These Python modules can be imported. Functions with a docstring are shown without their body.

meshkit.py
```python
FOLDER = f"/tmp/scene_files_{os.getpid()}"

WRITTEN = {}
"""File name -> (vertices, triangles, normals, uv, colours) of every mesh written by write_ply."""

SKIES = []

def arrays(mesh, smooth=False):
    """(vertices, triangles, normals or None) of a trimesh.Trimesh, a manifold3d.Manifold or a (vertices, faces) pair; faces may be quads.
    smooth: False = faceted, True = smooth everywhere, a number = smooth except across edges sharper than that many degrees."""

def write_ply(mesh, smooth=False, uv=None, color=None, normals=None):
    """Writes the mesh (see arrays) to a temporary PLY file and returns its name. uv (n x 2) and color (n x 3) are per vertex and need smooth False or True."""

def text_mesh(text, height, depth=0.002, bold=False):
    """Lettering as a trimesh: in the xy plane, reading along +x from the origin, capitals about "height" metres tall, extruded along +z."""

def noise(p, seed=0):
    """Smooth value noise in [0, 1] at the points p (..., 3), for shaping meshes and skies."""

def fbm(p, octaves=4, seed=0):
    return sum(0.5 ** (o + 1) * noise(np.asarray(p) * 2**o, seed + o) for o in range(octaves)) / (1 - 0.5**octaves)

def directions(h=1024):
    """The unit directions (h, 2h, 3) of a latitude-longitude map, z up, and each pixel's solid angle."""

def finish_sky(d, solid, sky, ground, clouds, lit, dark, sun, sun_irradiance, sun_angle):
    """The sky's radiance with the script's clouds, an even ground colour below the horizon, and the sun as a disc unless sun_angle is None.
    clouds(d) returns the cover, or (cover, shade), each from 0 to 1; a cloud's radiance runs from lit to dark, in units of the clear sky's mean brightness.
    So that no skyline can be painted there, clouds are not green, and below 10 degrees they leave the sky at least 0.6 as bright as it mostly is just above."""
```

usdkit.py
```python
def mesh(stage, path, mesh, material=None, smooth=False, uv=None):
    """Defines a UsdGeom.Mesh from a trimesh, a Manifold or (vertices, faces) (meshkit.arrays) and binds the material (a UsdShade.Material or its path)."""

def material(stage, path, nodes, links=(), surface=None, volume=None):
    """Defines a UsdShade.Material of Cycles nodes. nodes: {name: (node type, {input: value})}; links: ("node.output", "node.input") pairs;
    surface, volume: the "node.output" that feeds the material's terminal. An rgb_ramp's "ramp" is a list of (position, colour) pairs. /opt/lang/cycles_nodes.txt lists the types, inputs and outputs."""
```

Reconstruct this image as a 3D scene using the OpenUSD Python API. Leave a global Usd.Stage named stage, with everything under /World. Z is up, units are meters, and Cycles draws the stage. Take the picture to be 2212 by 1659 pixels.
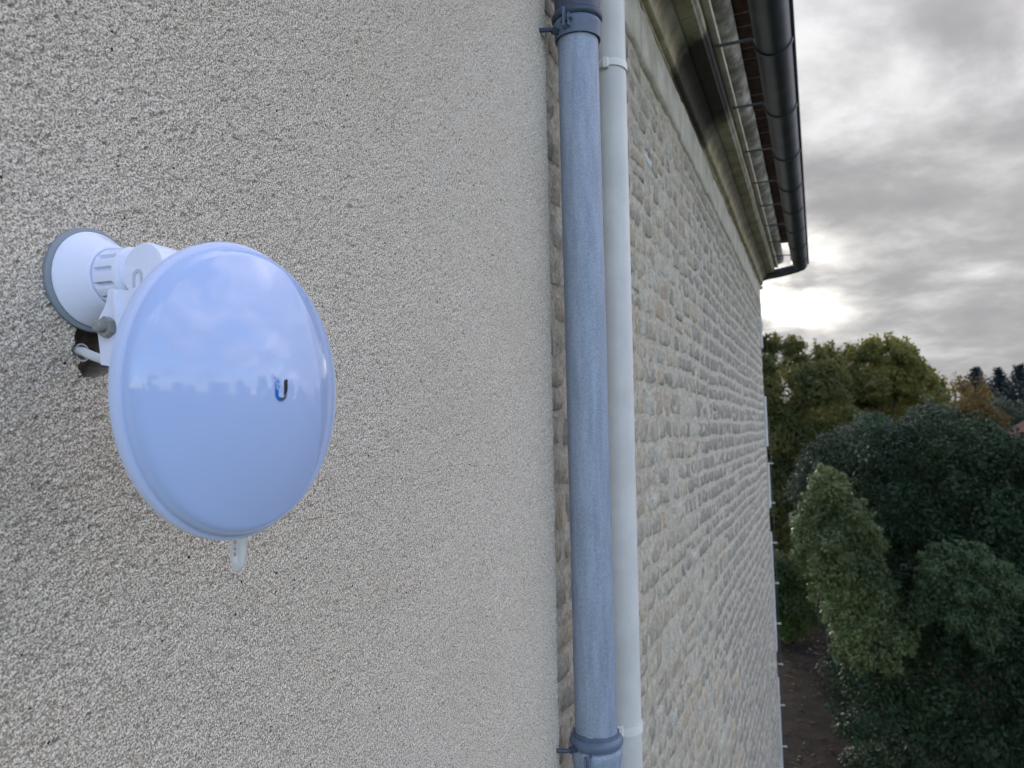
import math, numpy as np, trimesh, usdkit, meshkit
import shapely.geometry as sg
from pxr import Usd, UsdGeom, UsdLux, UsdShade, Gf, Sdf

stage = Usd.Stage.CreateInMemory()
UsdGeom.SetStageUpAxis(stage, 'Z')
UsdGeom.Xform.Define(stage, '/World')
UsdGeom.Scope.Define(stage, '/World/Looks')
PI = math.pi
A = np.array

# ------------------------------------------------------------------ material graph helper
class Graph:
    def __init__(s): s.nodes, s.links, s.n = {}, [], 0
    def node(s, kind, out, **inp):
        s.n += 1; nm = 'n%d' % s.n; plain = {}
        for k, v in inp.items():
            if isinstance(v, tuple) and len(v) == 2 and v[0] == 'L': s.links.append((v[1], nm + '.' + k))
            else: plain[k] = v
        s.nodes[nm] = (kind, plain)
        return ('L', nm + '.' + out)
    def m(s, op, a, b=0.0, c=0.0, clamp=False): return s.node('math', 'value', math_type=op, value1=a, value2=b, value3=c, use_clamp=clamp)
    def vm(s, op, a, b=(0, 0, 0), out='vector', **k): return s.node('vector_math', out, math_type=op, vector1=a, vector2=b, **k)
    def add(s, a, b): return s.m('add', a, b)
    def sub(s, a, b): return s.m('subtract', a, b)
    def mul(s, a, b): return s.m('multiply', a, b)
    def step(s, v, a, b, lo=0.0, hi=1.0): return s.node('map_range', 'result', range_type='smoothstep', value=v, from_min=a, from_max=b, to_min=lo, to_max=hi, clamp=True)
    def mix(s, f, a, b, t='mix'): return s.node('mix_color', 'result', blend_type=t, fac=f, a=a, b=b)
    def pos(s): return s.node('geometry', 'position')
    def noise(s, v, scale, detail=3.0, rough=0.5, out='fac', dist=0.0): return s.node('noise_texture', out, vector=v, scale=scale, detail=detail, roughness=rough, distortion=dist)
    def scale(s, v, xyz): return s.vm('multiply', v, xyz)
    def ramp(s, f, stops): return s.node('rgb_ramp', 'color', fac=f, ramp=stops)
    def bump(s, h, strength, dist): return s.node('bump', 'normal', height=h, strength=strength, distance=dist)
    def done(s, name, out):
        return usdkit.material(stage, '/World/Looks/' + name, s.nodes, s.links, surface=out[1])

# ------------------------------------------------------------------ camera, sky, sun, exposure
EYE = A([0.55, 0.0, 4.6])
YAW, PITCH, ROLL = -0.37857969, 0.05978582, -0.01624768
FPX = 1660.0
def cam_basis():
    F = A([math.sin(YAW) * math.cos(PITCH), math.cos(YAW) * math.cos(PITCH), math.sin(PITCH)])
    R = A([math.cos(YAW), -math.sin(YAW), 0]); U = np.cross(R, F)
    return math.cos(ROLL) * R + math.sin(ROLL) * U, -math.sin(ROLL) * R + math.cos(ROLL) * U, F
CR, CU, CF = cam_basis()
cam = UsdGeom.Camera.Define(stage, '/World/camera')
cam.CreateHorizontalApertureAttr(36.0)
cam.CreateFocalLengthAttr(36.0 * FPX / 2212)
cam.CreateFStopAttr(36.0 * FPX / 2212 / 2.7)
cam.CreateFocusDistanceAttr(0.85)
cam.CreateClippingRangeAttr(Gf.Vec2f(0.05, 3000))
cam.CreateExposureAttr(1.85)
cam.AddTransformOp().Set(Gf.Matrix4d(*CR, 0, *CU, 0, *(-CF), 0, *EYE, 1))

SUN_AZ, SUN_EL = math.radians(-20.0), math.radians(9.5)
GAP = A([math.sin(-.05) * math.cos(.165), math.cos(-.05) * math.cos(.165), math.sin(.165)])      # bright break in the clouds beside the hidden sun
SUN = A([math.sin(SUN_AZ) * math.cos(SUN_EL), math.cos(SUN_AZ) * math.cos(SUN_EL), math.sin(SUN_EL)])
def make_sky():
    dome = UsdLux.DomeLight.Define(stage, '/World/sky')
    g = Graph()
    d = g.node('texture_coordinate', 'generated')
    sky = g.node('sky_texture', 'color', sky_type='single_scattering', sun_disc=False, sun_elevation=SUN_EL, sun_rotation=SUN_AZ, aerosol_density=0.8, ozone_density=2.6)
    sep = g.node('separate_xyz', 'z', vector=d)
    n = sep[1].split('.')[0]
    z = g.m('maximum', sep, 0.0)
    den = g.add(z, 0.24)
    p = g.node('combine_xyz', 'vector', x=g.m('divide', ('L', n + '.x'), den), y=g.m('divide', ('L', n + '.y'), den), z=0.37)
    toward = g.vm('dot_product', d, tuple(GAP), out='value')
    n1 = g.noise(p, 1.15, 7.0, 0.56, dist=0.25)
    n2 = g.noise(g.vm('add', p, (9.9, 6.2, 0.5)), 2.4, 9.0, 0.58, dist=0.15)
    n3 = g.noise(g.vm('add', p, (1.3, 9.1, 8.0)), 1.1, 4.0, 0.5)
    front = g.step(toward, 0.78, 0.98)
    deck = g.step(toward, -0.15, 0.80)
    # cover: a closed deck towards the sun, broken cumulus behind
    cover = g.step(g.add(n1, g.add(g.mul(deck, 0.20), g.mul(g.step(toward, 0.83, 0.955), g.step(z, 0.38, 0.56, 0.30, 0.16)))), 0.54, 0.68)
    thin = g.step(g.sub(g.add(g.mul(n2, 0.55), g.mul(n3, 0.45)), g.step(z, 0.36, 0.62, 0.0, 0.10)), 0.57, 0.27)
    thick = g.sub(1.0, g.m('power', thin, g.node('mix_float', 'result', fac=front, a=1.0, b=1.7)))
    glow = g.add(g.mul(g.m('power', g.m('maximum', toward, 0.0), 420.0), 3.2), g.mul(g.m('power', g.m('maximum', toward, 0.0), 22.0), 0.36))
    dark = g.mix(front, (1.25, 1.36, 1.52), (0.665, 0.76, 0.765))
    lit = g.mix(front, (4.8, 4.9, 5.05), (1.50, 1.73, 1.74))
    n4 = g.noise(g.vm('add', p, (4.1, 6.3, 2.7)), 5.0, 8.0, 0.6, dist=0.2)
    c = g.mix(g.m('maximum', g.add(thick, g.mul(g.sub(n4, 0.5), 0.55)), 0.0, clamp=True), lit, dark)
    c = g.vm('scale', c, scale=g.step(n4, 0.2, 0.8, 0.86, 1.14))
    glowc = g.vm('scale', (0.95, 1.03, 0.90), scale=g.mul(glow, g.step(n2, 0.64, 0.34, 0.08, 1.2)))
    c = g.vm('add', c, glowc)
    col = g.vm('multiply', g.mix(cover, sky, c), (1.08, 0.945, 0.965))     # the camera's white balance
    bg = g.node('background_shader', 'background', color=col, strength=0.15)
    UsdShade.MaterialBindingAPI.Apply(dome.GetPrim()).Bind(g.done('sky_dome', bg))
    dome.GetPrim().SetCustomDataByKey('kind', 'structure')
make_sky()
sun = UsdLux.DistantLight.Define(stage, '/World/sun')
sun.CreateIntensityAttr(0.16); sun.CreateAngleAttr(12.0); sun.CreateNormalizeAttr(True); sun.CreateColorAttr(Gf.Vec3f(1.0, 0.93, 0.82))
def look_matrix(zaxis):
    z = zaxis / np.linalg.norm(zaxis); x = np.cross([0, 0, 1.0], z); x /= np.linalg.norm(x); y = np.cross(z, x)
    return Gf.Matrix4d(*x, 0, *y, 0, *z, 0, 0, 0, 0, 1)
sun.AddTransformOp().Set(look_matrix(SUN))

# ------------------------------------------------------------------ object helpers
BASE = {}
def free(parent, name):
    p = parent + '/' + name; k = 0
    while stage.GetPrimAtPath(p): k += 1; p = '%s/%s_%03d' % (parent, name, k)
    return p
def tag(prim, label=None, cat=None, group=None, kind=None):
    for k, v in (('label', label), ('category', cat), ('group', group), ('kind', kind)):
        if v: prim.SetCustomDataByKey(k, v)
    return prim
def thing(name, base, label=None, cat=None, group=None, kind=None):
    path = free('/World', name)
    x = UsdGeom.Xform.Define(stage, path); x.AddTranslateOp().Set(Gf.Vec3d(*map(float, base)))
    BASE[path] = A(base, float)
    tag(x.GetPrim(), label, cat, group, kind)
    return path
def part(parent, name, mesh, mat, smooth=False, label=None, kind=None):
    v, f = (mesh.vertices, mesh.faces) if hasattr(mesh, 'vertices') else mesh
    path = free(parent, name)
    b = BASE.get(parent, A([0, 0, 0.]))
    m = usdkit.mesh(stage, path, (np.asarray(v, float) - b, np.asarray(f)), mat, smooth=smooth)
    BASE[path] = b
    tag(m.GetPrim(), label, kind=kind)
    return path
def cat(*ms): return trimesh.util.concatenate([m if hasattr(m, 'vertices') else trimesh.Trimesh(*m, process=False) for m in ms])
def frame(axis):
    a = A(axis, float); a /= np.linalg.norm(a)
    u = np.cross(a, [0, 0, 1.0]) if abs(a[2]) < 0.95 else np.cross(a, [0, 1.0, 0])
    u /= np.linalg.norm(u); return a, u, np.cross(u, a)
def lathe(c, axis, prof, n=64, arc=None):
    """prof: (r, t) along axis; normals outward if t runs as listed reversed is fixed by winding check"""
    a, u, v = frame(axis); prof = A(prof, float)
    ph = np.linspace(0, 2 * PI, n, endpoint=False)
    ring = np.cos(ph)[:, None] * u + np.sin(ph)[:, None] * v
    V = (A(c) + prof[:, None, 1:2] * a + prof[:, None, 0:1] * ring).reshape(-1, 3)
    i, j = np.meshgrid(np.arange(len(prof) - 1), np.arange(n), indexing='ij')
    q = np.stack([i * n + j, (i + 1) * n + j, (i + 1) * n + (j + 1) % n, i * n + (j + 1) % n], -1).reshape(-1, 4)
    F = np.vstack([q[:, [0, 1, 2]], q[:, [0, 2, 3]]])
    m = trimesh.Trimesh(V, F, process=True); m.update_faces(m.nondegenerate_faces())
    return m
def tube(pts, r, sides=14, caps=True):
    p = A(pts, float); r = np.broadcast_to(r, (len(p),)).astype(float)
    t = np.gradient(p, axis=0); t /= np.linalg.norm(t, axis=1, keepdims=True)
    u = np.cross(t[0], [0, 0, 1.0]) if abs(t[0][2]) < .9 else np.cross(t[0], [0, 1.0, 0])
    us = []
    for k in range(len(p)):
        u = u - t[k] * (u @ t[k]); u /= np.linalg.norm(u); us.append(u)
    us = A(us); vs = np.cross(t, us); ph = np.arange(sides) * 2 * PI / sides
    V = p[:, None] + r[:, None, None] * (np.cos(ph)[None, :, None] * us[:, None] + np.sin(ph)[None, :, None] * vs[:, None])
    i, j = np.meshgrid(np.arange(len(p) - 1), np.arange(sides), indexing='ij')
    q = np.stack([i * sides + j, i * sides + (j + 1) % sides, (i + 1) * sides + (j + 1) % sides, (i + 1) * sides + j], -1).reshape(-1, 4)
    F = [q[:, [0, 1, 2]], q[:, [0, 2, 3]]]; V = V.reshape(-1, 3)
    if caps:
        e = (len(p) - 1) * sides; k = np.arange(1, sides - 1)
        F += [np.stack([k * 0, k + 1, k], 1), np.stack([k * 0 + e, e + k, e + k + 1], 1)]
    return trimesh.Trimesh(V, np.vstack(F), process=False)
def spline(pts, n=40):
    from scipy.interpolate import CubicSpline
    p = A(pts, float); s = np.r_[0, np.cumsum(np.linalg.norm(np.diff(p, axis=0), axis=1))]
    return CubicSpline(s, p)(np.linspace(0, s[-1], n))
def box(lo, hi, bevel=0.0):
    lo, hi = A(lo, float), A(hi, float)
    if bevel <= 0:
        m = trimesh.creation.box(hi - lo); m.apply_translation((lo + hi) / 2); return m
    c = []
    for k in range(3):
        l, h = lo + bevel, hi - bevel; l[k] = lo[k]; h[k] = hi[k]
        c += [A([x, y, z]) for x in (l[0], h[0]) for y in (l[1], h[1]) for z in (l[2], h[2])]
    return trimesh.convex.convex_hull(A(c))
def hull(p): return trimesh.convex.convex_hull(A(p, float))
def extrude_y(poly, y0, y1):
    """polygon in (x, z) swept from y0 to y1"""
    m = trimesh.creation.extrude_polygon(sg.Polygon(poly).buffer(0), y1 - y0, engine='earcut')
    v = m.vertices.copy(); m.vertices = np.stack([v[:, 0], y0 + v[:, 2], v[:, 1]], 1)
    m.invert() if m.volume < 0 else None
    return m
def grid(X, Y, Z):
    h, w = X.shape; V = np.stack([X, Y, Z], -1).reshape(-1, 3)
    i, j = np.meshgrid(np.arange(h - 1), np.arange(w - 1), indexing='ij'); a = i * w + j
    return V, np.vstack([np.stack([a, a + 1, a + w + 1], -1).reshape(-1, 3), np.stack([a, a + w + 1, a + w], -1).reshape(-1, 3)])
def inset(m, d): return m

# ------------------------------------------------------------------ materials
def plastic(name, col, rough=0.35, spec=0.5, bump=0.0, bscale=300.0, coat=0.0, var=0.0):
    g = Graph(); p = g.pos(); k = {}
    if bump: k['normal'] = g.bump(g.noise(p, bscale, 4.0), bump, 0.001)
    c = col
    if var: c = g.mix(g.step(g.noise(p, 9.0, 6.0, 0.6), 0.35, 0.7), tuple(x * (1 - var) for x in col), col)
    b = g.node('principled_bsdf', 'BSDF', base_color=c, roughness=rough, specular_ior_level=spec, coat_weight=coat, **k)
    return g.done(name, b)
def render_mat():
    g = Graph(); p = g.pos()
    big = g.noise(p, 2.2, 4.0, 0.6); fine = g.noise(p, 540.0, 3.0, 0.65)
    base = g.mix(g.step(fine, 0.36, 0.62), (0.295, 0.25, 0.198), (0.84, 0.76, 0.65))
    base = g.mix(g.step(big, 0.4, 0.7), base, g.mix(1.0, base, (0.96, 0.945, 0.92), 'multiply'))
    vo = g.node('voronoi_texture', 'distance', vector=p, scale=260.0, randomness=1.0)
    vn = vo[1].split('.')[0]
    cellr = g.node('separate_xyz', 'x', vector=('L', vn + '.color')); cn = cellr[1].split('.')[0]
    brown = g.mul(g.mul(g.m('greater_than', cellr, 0.80), g.step(vo, 0.55, 0.25)), 0.6)
    base = g.mix(brown, base, (0.27, 0.20, 0.15))
    v2 = g.node('voronoi_texture', 'distance', vector=p, scale=130.0, randomness=1.0); v2n = v2[1].split('.')[0]
    c2 = g.node('separate_xyz', 'y', vector=('L', v2n + '.color'))
    blk = g.mul(g.m('greater_than', c2, 0.965), g.step(v2, 0.24, 0.14))
    base = g.mix(blk, base, (0.035, 0.035, 0.042))
    nrm = g.bump(g.noise(p, 620.0, 3.0, 0.7), 1.0, 0.0028)
    return g.done('roughcast_render', g.node('principled_bsdf', 'BSDF', base_color=base, roughness=0.95, specular_ior_level=0.15, normal=nrm))
def stone_mat(name, a, b, scale=22.0, island=False, stain=None, speck=0.0):
    g = Graph(); p = g.pos()
    n = g.noise(p, scale, 6.0, 0.65)
    c = g.mix(g.step(n, 0.3, 0.72), a, b)
    if island:
        r = g.node('geometry', 'random_per_island')
        c = g.mix(1.0, c, g.ramp(r, [(0, (0.72, 0.73, 0.74)), (.25, (1.0, 1.0, 1.0)), (.45, (1.05, .99, .86)), (.65, (.84, .84, .83)), (.85, (1.15, 1.12, 1.06)), (1, (1.28, 1.26, 1.22))]), 'multiply')
    pit = g.step(g.noise(p, scale * 5, 4.0, 0.7), 0.62, 0.72)
    c = g.mix(g.mul(pit, 0.55), c, (0.09, 0.085, 0.075))
    spk = g.step(g.noise(p, 85.0, 5.0, 0.7), 0.40, 0.60)
    if speck: c = g.mix(g.mul(g.sub(1.0, spk), speck), c, (0.13, 0.12, 0.10))
    if stain: c = stain(g, p, c)
    nrm = g.bump(g.noise(p, scale * 2.2, 7.0, 0.75), 0.9, 0.012)
    return g.done(name, g.node('principled_bsdf', 'BSDF', base_color=c, roughness=0.92, specular_ior_level=0.2, normal=nrm))
M = {}
M['render'] = render_mat()
STONES = [((0.318, 0.286, 0.220), (0.552, 0.496, 0.394)), ((0.355, 0.310, 0.235), (0.577, 0.506, 0.391)), ((0.288, 0.266, 0.215), (0.515, 0.474, 0.391)), ((0.386, 0.311, 0.220), (0.578, 0.487, 0.359)),
          ((0.428, 0.391, 0.320), (0.609, 0.596, 0.497)), ((0.343, 0.317, 0.260), (0.571, 0.529, 0.438)), ((0.368, 0.299, 0.222), (0.551, 0.465, 0.359)), ((0.310, 0.282, 0.225), (0.532, 0.479, 0.381))]
for i, (a, b) in enumerate(STONES): M['stone%d' % i] = stone_mat('rubble_stone_%d' % i, a, b, speck=.40)
M['stone_pale'] = stone_mat('rubble_stone_pale', (.5, .52, .53), (.62, .64, .65))
M['stone_many'] = stone_mat('rubble_stone_many', (.315, .287, .235), (.58, .535, .455), island=True, speck=.40)
M['mortar'] = stone_mat('lime_mortar', (.42, .375, .30), (.65, .585, .48), scale=34.0, speck=.28)
M['frieze'] = stone_mat('frieze_stone', (.40, .365, .30), (.60, .555, .475), scale=6.0)
def soot(g, p, c):
    w = g.vm('add', p, g.vm('scale', g.noise(p, 5.0, 4.0, 0.6, out='color'), scale=0.35))
    s = g.node('separate_xyz', 'y', vector=w)
    mask = g.mul(g.step(s, 3.42, 3.55), g.step(s, 4.60, 4.30))
    return g.mix(g.mul(mask, 0.9), c, (0.035, 0.033, 0.032))
def lichen(g, p, c):
    n = g.noise(p, 7.0, 7.0, 0.7); return g.mix(g.step(n, 0.40, 0.66), (0.17, 0.155, 0.13), c)
M['cornice'] = stone_mat('cornice_stone', (.32, .275, .19), (.53, .475, .36), scale=9.0, stain=soot)
M['moulding'] = stone_mat('moulding_stone', (.40, .375, .33), (.58, .555, .51), scale=9.0, stain=lichen)
M['quoin'] = stone_mat('quoin_stone', (.36, .35, .33), (.48, .47, .45), scale=8.0)
M['cavity'] = stone_mat('cavity_plaster', (.26, .23, .19), (.42, .38, .33), scale=60.0)
M['brick'] = stone_mat('eave_brick', (.060, .036, .030), (.125, .075, .058), scale=30.0)
M['brick_mortar'] = stone_mat('eave_mortar', (.22, .19, .16), (.34, .30, .26), scale=30.0)
M['tile'] = stone_mat('roof_tile', (.17, .08, .055), (.30, .16, .11), scale=14.0)
def zinc():
    g = Graph(); p = g.pos()
    n = g.noise(g.scale(p, (1, 1, 0.12)), 70.0, 5.0, 0.6); n2 = g.noise(p, 260.0, 3.0); n3 = g.noise(p, 5.0, 4.0)
    f = g.add(g.mul(n, 0.40), g.add(g.mul(n2, 0.45), g.mul(n3, 0.15)))
    c = g.mix(g.step(f, 0.36, 0.64), (0.18, 0.212, 0.268), (0.275, 0.318, 0.385))
    sp = g.step(g.noise(g.scale(p, (1, 1, 0.4)), 330.0, 2.0), 0.68, 0.76)
    c = g.mix(g.mul(sp, 0.5), c, (0.45, 0.5, 0.58))
    return g.done('weathered_zinc', g.node('principled_bsdf', 'BSDF', base_color=c, metallic=0.25, roughness=0.52, normal=g.bump(n2, 0.12, 0.001)))
M['zinc'] = zinc()
M['zinc_dark'] = plastic('dark_zinc', (0.040, 0.050, 0.062), 0.38, 0.6, bump=0.1, bscale=60.0, var=0.5)
M['collar'] = plastic('painted_collar', (0.115, 0.15, 0.215), 0.38, 0.5, bump=0.1, bscale=200.0, var=0.35)
M['rubber'] = plastic('dark_rubber', (0.030, 0.040, 0.060), 0.38, 0.5)
M['pvc'] = plastic('white_pvc', (0.54, 0.52, 0.495), 0.36, 0.5, var=0.12)
M['pvc_clip'] = plastic('cream_clip', (0.62, 0.60, 0.56), 0.4, 0.5)
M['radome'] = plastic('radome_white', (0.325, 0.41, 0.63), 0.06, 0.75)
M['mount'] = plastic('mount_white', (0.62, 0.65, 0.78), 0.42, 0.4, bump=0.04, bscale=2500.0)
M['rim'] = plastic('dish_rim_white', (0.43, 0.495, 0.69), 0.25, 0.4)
M['mount_grey'] = plastic('mount_grey_mark', (0.42, 0.44, 0.50), 0.5, 0.4)
M['gasket'] = plastic('grey_gasket', (0.19, 0.22, 0.25), 0.55, 0.4)
M['steel'] = plastic('bolt_steel', (0.20, 0.20, 0.185), 0.35, 0.8)
M['cable'] = plastic('grey_cable', (0.55, 0.55, 0.55), 0.4, 0.4)
M['conduit'] = plastic('grey_conduit', (0.42, 0.44, 0.46), 0.4, 0.4)
M['print'] = plastic('print_ink', (0.03, 0.04, 0.10), 0.5, 0.3)
M['emblem_black'] = plastic('emblem_black', (0.004, 0.004, 0.006), 0.25, 0.4)
M['emblem_grey'] = plastic('emblem_grey', (0.055, 0.065, 0.08), 0.25, 0.4)
M['emblem_blue'] = plastic('emblem_blue', (0.002, 0.09, 0.36), 0.25, 0.4)
M['emblem_pale'] = plastic('emblem_pale_blue', (0.07, 0.21, 0.52), 0.25, 0.4)
M['wire'] = plastic('dark_wire', (0.03, 0.03, 0.035), 0.4, 0.5)
M['clip'] = plastic('pale_clip', (0.30, 0.30, 0.30), 0.3, 0.6)
M['wood'] = stone_mat('bark', (.05, .04, .03), (.12, .10, .075), scale=12.0)
M['white_wall'] = stone_mat('white_house_render', (.62, .60, .56), (.72, .70, .66), scale=3.0)
M['pane'] = plastic('dark_window_pane', (0.02, 0.025, 0.03), 0.08, 0.5)
def leaf_mat(name, stops, spec=0.4, rough=0.45, trans=0.25):
    g = Graph(); p = g.pos()
    r = g.node('geometry', 'random_per_island')
    f = g.add(g.mul(r, 0.6), g.mul(g.step(g.noise(p, 0.9, 3.0, 0.6), 0.3, 0.7), 0.4))
    c = g.ramp(f, stops)
    a = g.node('principled_bsdf', 'BSDF', base_color=c, roughness=rough, specular_ior_level=spec)
    t = g.node('translucent_bsdf', 'BSDF', color=c)
    return g.done(name, g.node('mix_closure', 'closure', fac=trans, closure1=a, closure2=t))
M['leaf_hedge'] = leaf_mat('evergreen_leaf', [(0, (.020, .036, .016)), (.5, (.042, .072, .030)), (1, (.085, .125, .055))], 0.22, 0.55, 0.12)
M['leaf_pale'] = leaf_mat('pale_leaf', [(0, (.065, .090, .032)), (.5, (.185, .215, .075)), (.85, (.31, .31, .10)), (1, (.40, .33, .075))], 0.4, 0.45, 0.25)
M['leaf_light'] = leaf_mat('light_green_leaf', [(0, (.038, .060, .026)), (.5, (.100, .138, .058)), (1, (.20, .225, .085))], 0.3, 0.5, 0.25)
M['leaf_olive'] = leaf_mat('olive_leaf', [(0, (.080, .092, .030)), (.5, (.20, .19, .060)), (.85, (.33, .27, .072)), (1, (.44, .29, .07))], 0.3, 0.5, 0.62)
M['leaf_gold'] = leaf_mat('gold_leaf', [(0, (.14, .14, .042)), (.5, (.33, .295, .082)), (.85, (.50, .39, .085)), (1, (.60, .39, .08))], 0.3, 0.5, 0.62)
M['leaf_rust'] = leaf_mat('rust_leaf', [(0, (0.096, 0.072, 0.026)), (.5, (0.240, 0.160, 0.048)), (1, (0.448, 0.272, 0.064))], 0.3, 0.5, 0.62)
M['leaf_conifer'] = leaf_mat('conifer_needle', [(0, (0.015, 0.024, 0.024)), (1, (0.039, 0.054, 0.051))], 0.3, 0.6, 0.05)
M['leaf_mid'] = leaf_mat('mid_leaf', [(0, (.040, .054, .030)), (.5, (.080, .100, .058)), (1, (.135, .155, .085))], 0.3, 0.5, 0.2)
M['leaf_yellowgreen'] = leaf_mat('yellow_green_leaf', [(0, (0.048, 0.072, 0.019)), (.6, (0.120, 0.152, 0.032)), (1, (0.320, 0.272, 0.040))], 0.35, 0.45, 0.3)
def soil():
    g = Graph(); p = g.pos()
    c = g.mix(g.step(g.noise(p, 3.0, 6.0, 0.65), 0.35, 0.7), (.021, .016, .012), (.046, .034, .026))
    c = g.mix(g.step(g.noise(p, 45.0, 4.0, 0.6), 0.58, 0.7), c, (.09, .066, .046))
    return g.done('dark_soil', g.node('principled_bsdf', 'BSDF', base_color=c, roughness=0.95, specular_ior_level=0.08, normal=g.bump(g.noise(p, 30.0, 5.0), 0.6, 0.03)))
def turf():
    g = Graph(); p = g.pos()
    c = g.mix(g.step(g.noise(p, 1.2, 6.0, 0.65), 0.35, 0.7), (.030, .045, .018), (.060, .078, .032))
    return g.done('rough_turf', g.node('principled_bsdf', 'BSDF', base_color=c, roughness=0.95, normal=g.bump(g.noise(p, 25.0, 5.0), 0.6, 0.04)))
M['soil'], M['turf'] = soil(), turf()

# ------------------------------------------------------------------ ground
def ground():
    s = A([-1500, -300, -90, -40, -20, -10, 0, 10, 20, 40, 90, 300, 1500.])
    Y, X = np.meshgrid(s, s, indexing='ij')
    m = grid(X, Y, X * 0)
    p = part('/World', 'ground', m, M['turf']); tag(stage.GetPrimAtPath(p), kind='structure')
    r = np.random.default_rng(3)
    y = np.linspace(6.0, 24, 70); x = np.linspace(0, 1, 26)
    L, R = -1.6 + .2 * np.sin(y * .7), np.interp(y, [6, 11, 17, 24], [1.2, .95, .55, .4])
    X = L[:, None] + (R - L)[:, None] * x[None]; Y = np.repeat(y[:, None], 26, 1)
    Z = 0.012 + 0.03 * meshkit.fbm(np.stack([X * 3, Y * 3, X * 0], -1), 3, 4)
    p = part('/World', 'garden_path', grid(X, Y, Z), M['soil'], True); tag(stage.GetPrimAtPath(p), kind='structure')
ground()
def fallen_leaves():
    r = np.random.default_rng(9); n = 700
    P = np.c_[r.uniform(-1.5, 1.1, n), r.uniform(8, 23, n), r.uniform(.035, .05, n)]; a = r.uniform(0, 2 * PI, n); L = r.uniform(.03, .07, n)
    d = np.c_[np.cos(a), np.sin(a), r.uniform(-.1, .4, n)] * L[:, None]; e = np.c_[-np.sin(a), np.cos(a), r.uniform(-.2, .2, n)] * L[:, None] * .4
    V = np.stack([P - d, P + e, P + d, P - e], 1).reshape(-1, 3); k = np.arange(n) * 4
    p = part('/World', 'fallen_leaves', (V, np.vstack([np.stack([k, k + 3, k + 2], 1), np.stack([k, k + 2, k + 1], 1)])), M['leaf_rust']); tag(stage.GetPrimAtPath(p), kind='stuff')
fallen_leaves()

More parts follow.
